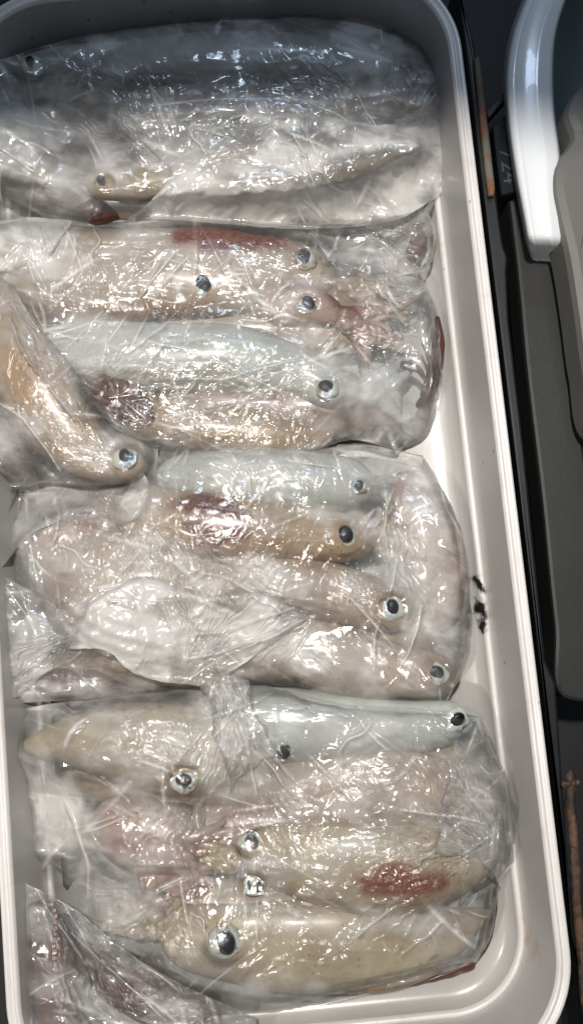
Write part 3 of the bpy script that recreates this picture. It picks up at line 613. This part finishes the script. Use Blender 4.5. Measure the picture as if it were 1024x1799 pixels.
B5, E5 = bag('clear bag of red brown squid beneath the others in the near left corner', ['b5'],
  [[(44, 1550), (120, 1590), (250, 1690), (450, 1790)], [(450, 1790), (452, 1815), (450, 1840)], [(48, 1835), (150, 1845), (300, 1845), (450, 1840)], [(44, 1550), (46, 1680), (50, 1835)]], 16, ang=.75, amp=1.2, floor=.036,
  edge=(.045, .03, .03, .04), ew=10, haze=.10, blobs=[(300, 1780, 60, 40, 0, .3), (160, 1640, 60, 20, 45, .3)], pleats=[(60, 1530, 20, 80, 14, .005, 320), (450, 1790, 180, 230, 9, .004, 200)],
  creases=[(60, 1560, 150, 1700, 5, .004), (120, 1640, 300, 1790, 6, .005)])

# ------------------------------------------------------------------ tray
ZR, YAW = .060, R(5.3)
ca, sa = math.cos(YAW), math.sin(YAW)
AX = np.array([ca, sa]); AY = np.array([-sa, ca])           # tray's short / long axes in world
def loc2(p): return np.array([p[:2]@AX, p[:2]@AY])
rt = np.mean([loc2(P(802+.12*y, y, ZR))[0] for y in (200, 900, 1500)])
lt = np.mean([loc2(P(-66.5+.058*y-26, y, ZR))[0] for y in (1300, 1500, 1700)])
top = loc2(P(600, -66, ZR))[1]; bot = loc2(P(800, 1905, ZR))[1]
tc = AX*(rt+lt)/2+AY*(top+bot)/2; HW, HH = (rt-lt)/2, (top-bot)/2; RC = .074
tray = empty('tray', (tc[0], tc[1], 0)); tray.rotation_euler = (0, 0, YAW)
tag(tray, 'white plastic tray with a rounded corner and double rim holding the bags', 'tray')
def loop(d_, n=18):
    hw, hh, r = HW-d_, HH-d_, max(RC-d_, .004); out = []
    for q, (sx, sy) in enumerate(((1, 1), (-1, 1), (-1, -1), (1, -1))):
        for k in range(n):
            a = (q+k/(n-1))*math.pi/2; out.append((sx*(hw-r)+r*math.cos(a), sy*(hh-r)+r*math.sin(a)))
        nx = ((-1, 1), (-1, -1), (1, -1), (1, 1))[q]
        x0, y0 = out[-1]; 
        a = (q+1)*math.pi/2; x1, y1 = nx[0]*(hw-r)+r*math.cos(a), nx[1]*(hh-r)+r*math.sin(a)
        for k in range(1, 24): out.append((x0+(x1-x0)*k/24, y0+(y1-y0)*k/24))
    return out
def sweep(name, prof, mat, parent, close=False):
    V = []; 
    for d_, z in prof: V += [(x, y, z) for x, y in loop(d_)]
    n = len(loop(0)); f = grid_faces(len(prof), n, True)
    if close:
        V.append((0, 0, prof[-1][1])); c = len(V)-1; f = [tuple(map(int, q)) for q in f]+[((len(prof)-1)*n+k, (len(prof)-1)*n+(k+1) % n, c) for k in range(n)]
    return mesh_obj(name, V, f, mat, parent)
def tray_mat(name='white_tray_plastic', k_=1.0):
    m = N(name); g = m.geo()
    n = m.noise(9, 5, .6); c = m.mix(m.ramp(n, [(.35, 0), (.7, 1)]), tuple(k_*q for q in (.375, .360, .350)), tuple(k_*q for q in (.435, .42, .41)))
    # old grime: faint smears and specks
    sm = m.ramp(m.noise(30, 6, .7, dist=1.5), [(.55, 0), (.8, 1)]); c = m.mix(m.math('MULTIPLY', sm, .6), c, (.42, .36, .30))
    vo = m.n('ShaderNodeTexVoronoi'); vo.inputs['Scale'].default_value = 48; m.l(g, vo.inputs['Vector'])
    sp = m.math('MULTIPLY', m.ramp(vo.outputs['Distance'], [(.03, 1), (.085, 0)]), m.ramp(m.noise(22, 3), [(.48, 0), (.54, 1)]))
    c = m.mix(m.math('MULTIPLY', sp, .8), c, (.06, .045, .04))
    mp2 = m.n('ShaderNodeMapping'); mp2.inputs['Scale'].default_value = (1, .06, 1); mp2.inputs['Rotation'].default_value = (0, 0, .12); m.l(g, mp2.inputs[0])
    sc = m.ramp(m.noise(420, 3, .6, vec=mp2.outputs[0]), [(.66, 0), (.72, 1)]); c = m.mix(m.math('MULTIPLY', sc, .22), c, (.22, .19, .17))
    # ink splashes
    def blot(px, py, z, rx, ry, rot=0):
        p = P(px, py, z); v = np.array([p[0]-tc[0], p[1]-tc[1]]); lx, ly = v[0]*ca+v[1]*sa, -v[0]*sa+v[1]*ca
        mp = m.n('ShaderNodeMapping', vector_type='TEXTURE'); mp.inputs['Location'].default_value = (lx, ly, z); mp.inputs['Rotation'].default_value = (0, 0, R(rot)); mp.inputs['Scale'].default_value = (rx*.0004, ry*.0004, .03)
        m.l(g, mp.inputs[0]); ln = m.n('ShaderNodeVectorMath', operation='LENGTH'); m.l(mp.outputs[0], ln.inputs[0])
        e = m.math('ADD', ln.outputs['Value'], m.math('MULTIPLY', m.math('SUBTRACT', m.noise(150, 5, .6), .5), 2.2))
        return m.ramp(e, [(.40, 1), (.95, 0)])
    ink = None
    for b in ((842, 1070, .008, 13, 25, 10), (846, 1096, .008, 9, 22, 0), (838, 1026, .008, 7, 26, 20), (887, 1003, .03, 13, 6, -30)):
        x = blot(*b); ink = x if ink is None else m.math('MAXIMUM', ink, x)
    c = m.mix(ink, c, (.008, .008, .010))
    # rusty dirt along the step at the near right corner
    c = m.mix(m.math('MULTIPLY', blot(938, 1665, .012, 16, 60, 10), .5), c, (.34, .20, .11))
    m.pbr(c, .30, Normal=m.bump(m.noise(500, 3), .10, .0004), Coat_Weight=.25, Coat_Roughness=.15, Subsurface_Weight=.05, Subsurface_Radius=(.004, .004, .004), Subsurface_Scale=1.0); return m.m
M_TRAY = tray_mat(); M_HIGHLIGHT = tray_mat('clean_white_rim_plastic', 1.65)  # second one is the same plastic whitened: highlights put into the colour
sweep('rim', [(.006, ZR-.022), (.0005, ZR-.014), (0, ZR-.003), (.0006, ZR-.0006), (.0018, ZR), (.0034, ZR-.0004), (.0044, ZR-.0018), (.0052, ZR-.0018), (.0060, ZR-.0004), (.0074, ZR+.0002), (.0086, ZR-.0008), (.0094, ZR-.003)], M_HIGHLIGHT, tray)
IL = .0185
sweep('inner_wall', [(.0094, ZR-.003), (.0105, ZR-.010), (IL-.003, .020), (IL-.0015, .0150), (IL-.0004, .0134)], M_TRAY, tray)
sweep('ledge', [(IL-.0004, .0134), (IL+.0002, .0142), (IL+.0012, .0146), (IL+.0024, .0143), (IL+.0034, .0132), (IL+.0040, .0112)], M_HIGHLIGHT, tray)  # whitened bead shaped to draw the highlight line at the wall foot
sweep('floor', [(IL+.0040, .0112), (IL+.0065, .0060), (IL+.012, .0028), (IL+.025, .0012), (IL+.05, 0.0)], M_TRAY, tray, close=True)
# a black sheet added for the deep shade under the bags at the left
def dark_sheet(name, pts, z, mat, label, cat):
    q = resample(np.vstack([pts, pts[:1]]), 60)[:-1]; V = P(q[:, 0], q[:, 1], z); cen = V.mean(0)
    W = np.concatenate([V*[1, 1, 1]-[0, 0, .0008], cen+(V-cen)*.96+[0, 0, .0006], cen+(V-cen)*.5+[0, 0, .001], cen[None]+[0, 0, .001]])
    n = 60; f = [tuple(map(int, t)) for t in grid_faces(3, n, True)]+[(2*n+k, 2*n+(k+1) % n, 3*n) for k in range(n)]
    return tag(mesh_obj(name, W, f, mat), label, cat)
M_SHADE = simple('squid_ink', (.010, .009, .010), .10, Coat_Weight=.5)  # black that paints the shade below the bags
dark_sheet('ink_puddle', np.array([(-60, 380), (60, 330), (300, 360), (500, 500), (420, 800), (500, 1150), (420, 1230), (250, 1420), (120, 1560), (60, 1700), (48, 1500), (34, 1300), (10, 1000), (-60, 800)], float), .0045, M_SHADE,
       'black squid ink pooled on the tray floor under the left side of the bags', 'ink')

# ------------------------------------------------------------------ surroundings at the right
def slab(name, pts, z, th, mat, parent=None, bev=.002, n=None):
    """thick board with rounded top edge from a px outline at height z"""
    q = np.array(pts, float)
    if n: q = resample(np.vstack([q, q[:1]]), n)[:-1]
    V = P(q[:, 0], q[:, 1], z); cen = V.mean(0); m_ = len(V)
    def inset(dd):
        out = []
        for k in range(m_):
            a, b, c = V[k-1], V[k], V[(k+1) % m_]; e1 = (b-a)[:2]; e2 = (c-b)[:2]; e1 /= np.linalg.norm(e1)+1e-9; e2 /= np.linalg.norm(e2)+1e-9
            nn = np.array([-(e1[1]+e2[1]), e1[0]+e2[0]]); nn /= np.linalg.norm(nn)+1e-9
            s = 1 if np.dot(nn, (cen-b)[:2]) > 0 else -1
            out.append([b[0]+nn[0]*dd*sg, b[1]+nn[1]*dd*sg])
        return np.array(out)
    area = .5*sum(V[k-1][0]*V[k][1]-V[k][0]*V[k-1][1] for k in range(m_)); sg = 1 if area > 0 else -1
    rings = [np.c_[inset(0), np.full(m_, z-th)], np.c_[inset(0), np.full(m_, z-bev)], np.c_[inset(bev*.3), np.full(m_, z-bev*.3)], np.c_[inset(bev), np.full(m_, z)]]
    W = np.concatenate(rings); f = [tuple(map(int, t)) for t in grid_faces(4, m_, True)]+[tuple(range(3*m_, 4*m_))]
    o = mesh_obj(name, W, f, mat, parent, smooth=False)
    return o
M_BLACK = simple('black_crate_plastic', (.005, .007, .009), .45, var=.4, scale=25)
M_DKGREY = simple('dark_grey_board', (.013, .014, .014), .5, var=.2, scale=18)
M_VOID = simple('black_ground', (.006, .007, .008), .6, var=.4, scale=10)
g = mesh_obj('ground', [(-3, -3, -.09), (3, -3, -.09), (3, 3, -.09), (-3, 3, -.09)], [(0, 1, 2, 3)], M_VOID); tag(g, 'dark wet ground under the crates', kind='structure')
crate = empty('crate', tuple(P(930, 900, -.02))); off = np.array(crate.location)
def shift(o, off): o.data.transform(__import__('mathutils').Matrix.Translation(Vector(-off))); return o
shift(slab('rim', [(802, -40), (830, 60), (846, 160), (866, 300), (884, 430), (892, 452), (890, 476), (894, 560), (922, 800), (948, 1060), (958, 1160), (976, 1200), (990, 1400), (1008, 1640), (1060, 1860), (1046, 1900), (1016, 1720), (1000, 1600), (958, 1250), (902, 780), (856, 400), (822, 120), (800, -40)], .028, .05, M_BLACK, crate), off)
tag(crate, 'black plastic crate edge running along the right side of the white tray', 'crate')
rust = N('rusted_painted_wood'); rc = rust.mix(rust.ramp(rust.noise(60, 5, .7), [(.42, 0), (.58, 1)]), (.13, .125, .10), (.17, .075, .035)); rust.pbr(rc, .7, Normal=rust.bump(rust.noise(300, 4), .8, .001))
s_ = slab('wooden_strip', [(832, 100), (842, 98), (848, 140), (855, 200), (862, 260), (870, 330), (868, 342), (858, 344), (852, 300), (844, 220), (837, 150)], .034, .008, rust.m)
tag(s_, 'narrow weathered strip with orange rust standing on the black crate edge', 'strip')
pn = slab('board', [(894, 352), (930, 335), (985, 460), (1000, 600), (1040, 900), (1060, 1232), (990, 1226), (974, 1100), (952, 880), (924, 640), (908, 470)], .012, .03, M_DKGREY, bev=.003, n=120)
tag(pn, 'dark grey plastic board between the tray and the pale tubs', 'board')
sg_ = empty('sign', tuple(P(885, 270, .02))); off = np.array(sg_.location)
shift(slab('sign_board', [(864, 222), (900, 190), (930, 330), (880, 344)], .020, .01, simple('black_sign_board', (.006, .009, .013), .35), sg_), off)
tag(sg_, 'small black board with 724 written on it in grey beside the white basin', 'sign')
M_CHALK = simple('grey_marker', (.045, .045, .05), .7)
cu = bpy.data.curves.new('number', 'FONT'); cu.body = '724'; cu.size = .0155; cu.extrude = .0003; cu.align_x = 'CENTER'; cu.align_y = 'CENTER'
to = bpy.data.objects.new('tmp', cu); COL.objects.link(to); bpy.context.view_layer.update()
nm = bpy.data.meshes.new_from_object(to.evaluated_get(bpy.context.evaluated_depsgraph_get())); bpy.data.objects.remove(to)
nm.materials.clear(); nm.materials.append(M_CHALK)
no = bpy.data.objects.new('number', nm); COL.objects.link(no); no.parent = sg_
no.location = tuple(P(891, 292, .0206)-off); no.rotation_euler = (0, 0, R(-84)); no.scale = (1.25, 1, 1)
br = slab('brace', [(850, 195), (888, 158), (892, 172), (858, 210)], .022, .008, M_DKGREY); tag(br, 'short grey brace crossing above the black numbered board', 'brace')

# white basin: swept rim band with turned edge, and its wall
M_BASIN = simple('white_basin_plastic', (.74, .76, .78), .22, var=.04, scale=12, bump=.04, Coat_Weight=.3)
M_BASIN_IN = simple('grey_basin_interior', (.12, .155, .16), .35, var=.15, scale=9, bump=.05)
bas = empty('basin', tuple(P(960, 150, 0))); off = np.array(bas.location)
Lf = resample([(955, -90), (925, -5), (902, 60), (891, 130), (894, 210), (906, 300), (922, 390), (936, 470)], 60)
Rf = resample([(1045, -90), (993, 0), (975, 60), (970, 130), (973, 200), (982, 270), (984, 380), (992, 474)], 60)
V = []; prof = [(-.10, -.040), (-.04, -.012), (-.01, -.003), (.04, .0005), (.12, .0022), (.17, .0026), (.20, .0018), (.25, .0016), (.62, .0020), (.68, .0030), (.74, .0020), (.92, .0016), (.98, .000), (1.0, -.005), (1.03, -.03)]
for t, dz in prof:
    q = Lf+(Rf-Lf)*t; V.append(P(q[:, 0], q[:, 1], .055+dz-.052*sstep(.90, 1.0, np.linspace(0, 1, 60))))
mesh_obj('rim', np.concatenate(V)-off, grid_faces(len(prof), 60), M_BASIN, bas)
V = []
for t, z in ((0, .04), (20, .01), (70, -.03), (220, -.05)):
    q = Rf[:]; V.append(P(q[:, 0]+t, q[:, 1]+t*.15, z))
mesh_obj('inner_wall', np.concatenate(V)-off, grid_faces(4, 60), M_BASIN_IN, bas)
tag(bas, 'white plastic basin with a broad curved rim at the upper right', 'basin')
M_TUB = simple('grey_tub_plastic', (.125, .122, .112), .5, var=.10, scale=14, bump=.1)
tb = slab('tub', [(1100, 60), (1060, 110), (1024, 142), (1004, 166), (994, 198), (1006, 240), (985, 272), (975, 292), (972, 320), (980, 370), (996, 440), (1012, 540), (1026, 640), (1060, 760), (1120, 760)], .062, .035, M_TUB, bev=.007, n=110)
tag(tb, 'grey plastic tub with a notched edge overlapping the basin at the right', 'tub')
# rusty rod with a bolt
rm = N('dark_rusty_iron'); rc2 = rm.mix(rm.ramp(rm.noise(70, 5, .7), [(.42, 0), (.6, 1)]), (.018, .013, .010), (.10, .050, .028)); rm.pbr(rc2, .65, Normal=rm.bump(rm.noise(300, 4), .8, .001))
rod = empty('rod', tuple(P(1005, 1500, .03))); off = np.array(rod.location)
V, Fq, _ = tube([(1001, 1352, .036), (1004, 1450, .035), (1012, 1580, .034), (1024, 1720, .033), (1040, 1860, .03)], [17, 17, 16, 16, 16], .9, 12, 60, .2, 3); mesh_obj('shaft', V-off, Fq, rm.m, rod)
V, Fq, _ = tube([(984, 1378, .037), (1000, 1376, .038), (1018, 1373, .037)], [10, 15, 11], .9, 8, 20, .3, 5); mesh_obj('bolt', V-off, Fq, rm.m, rod)
tag(rod, 'rusty rod with a cross bolt at the lower right beyond the crate edge', 'rod')
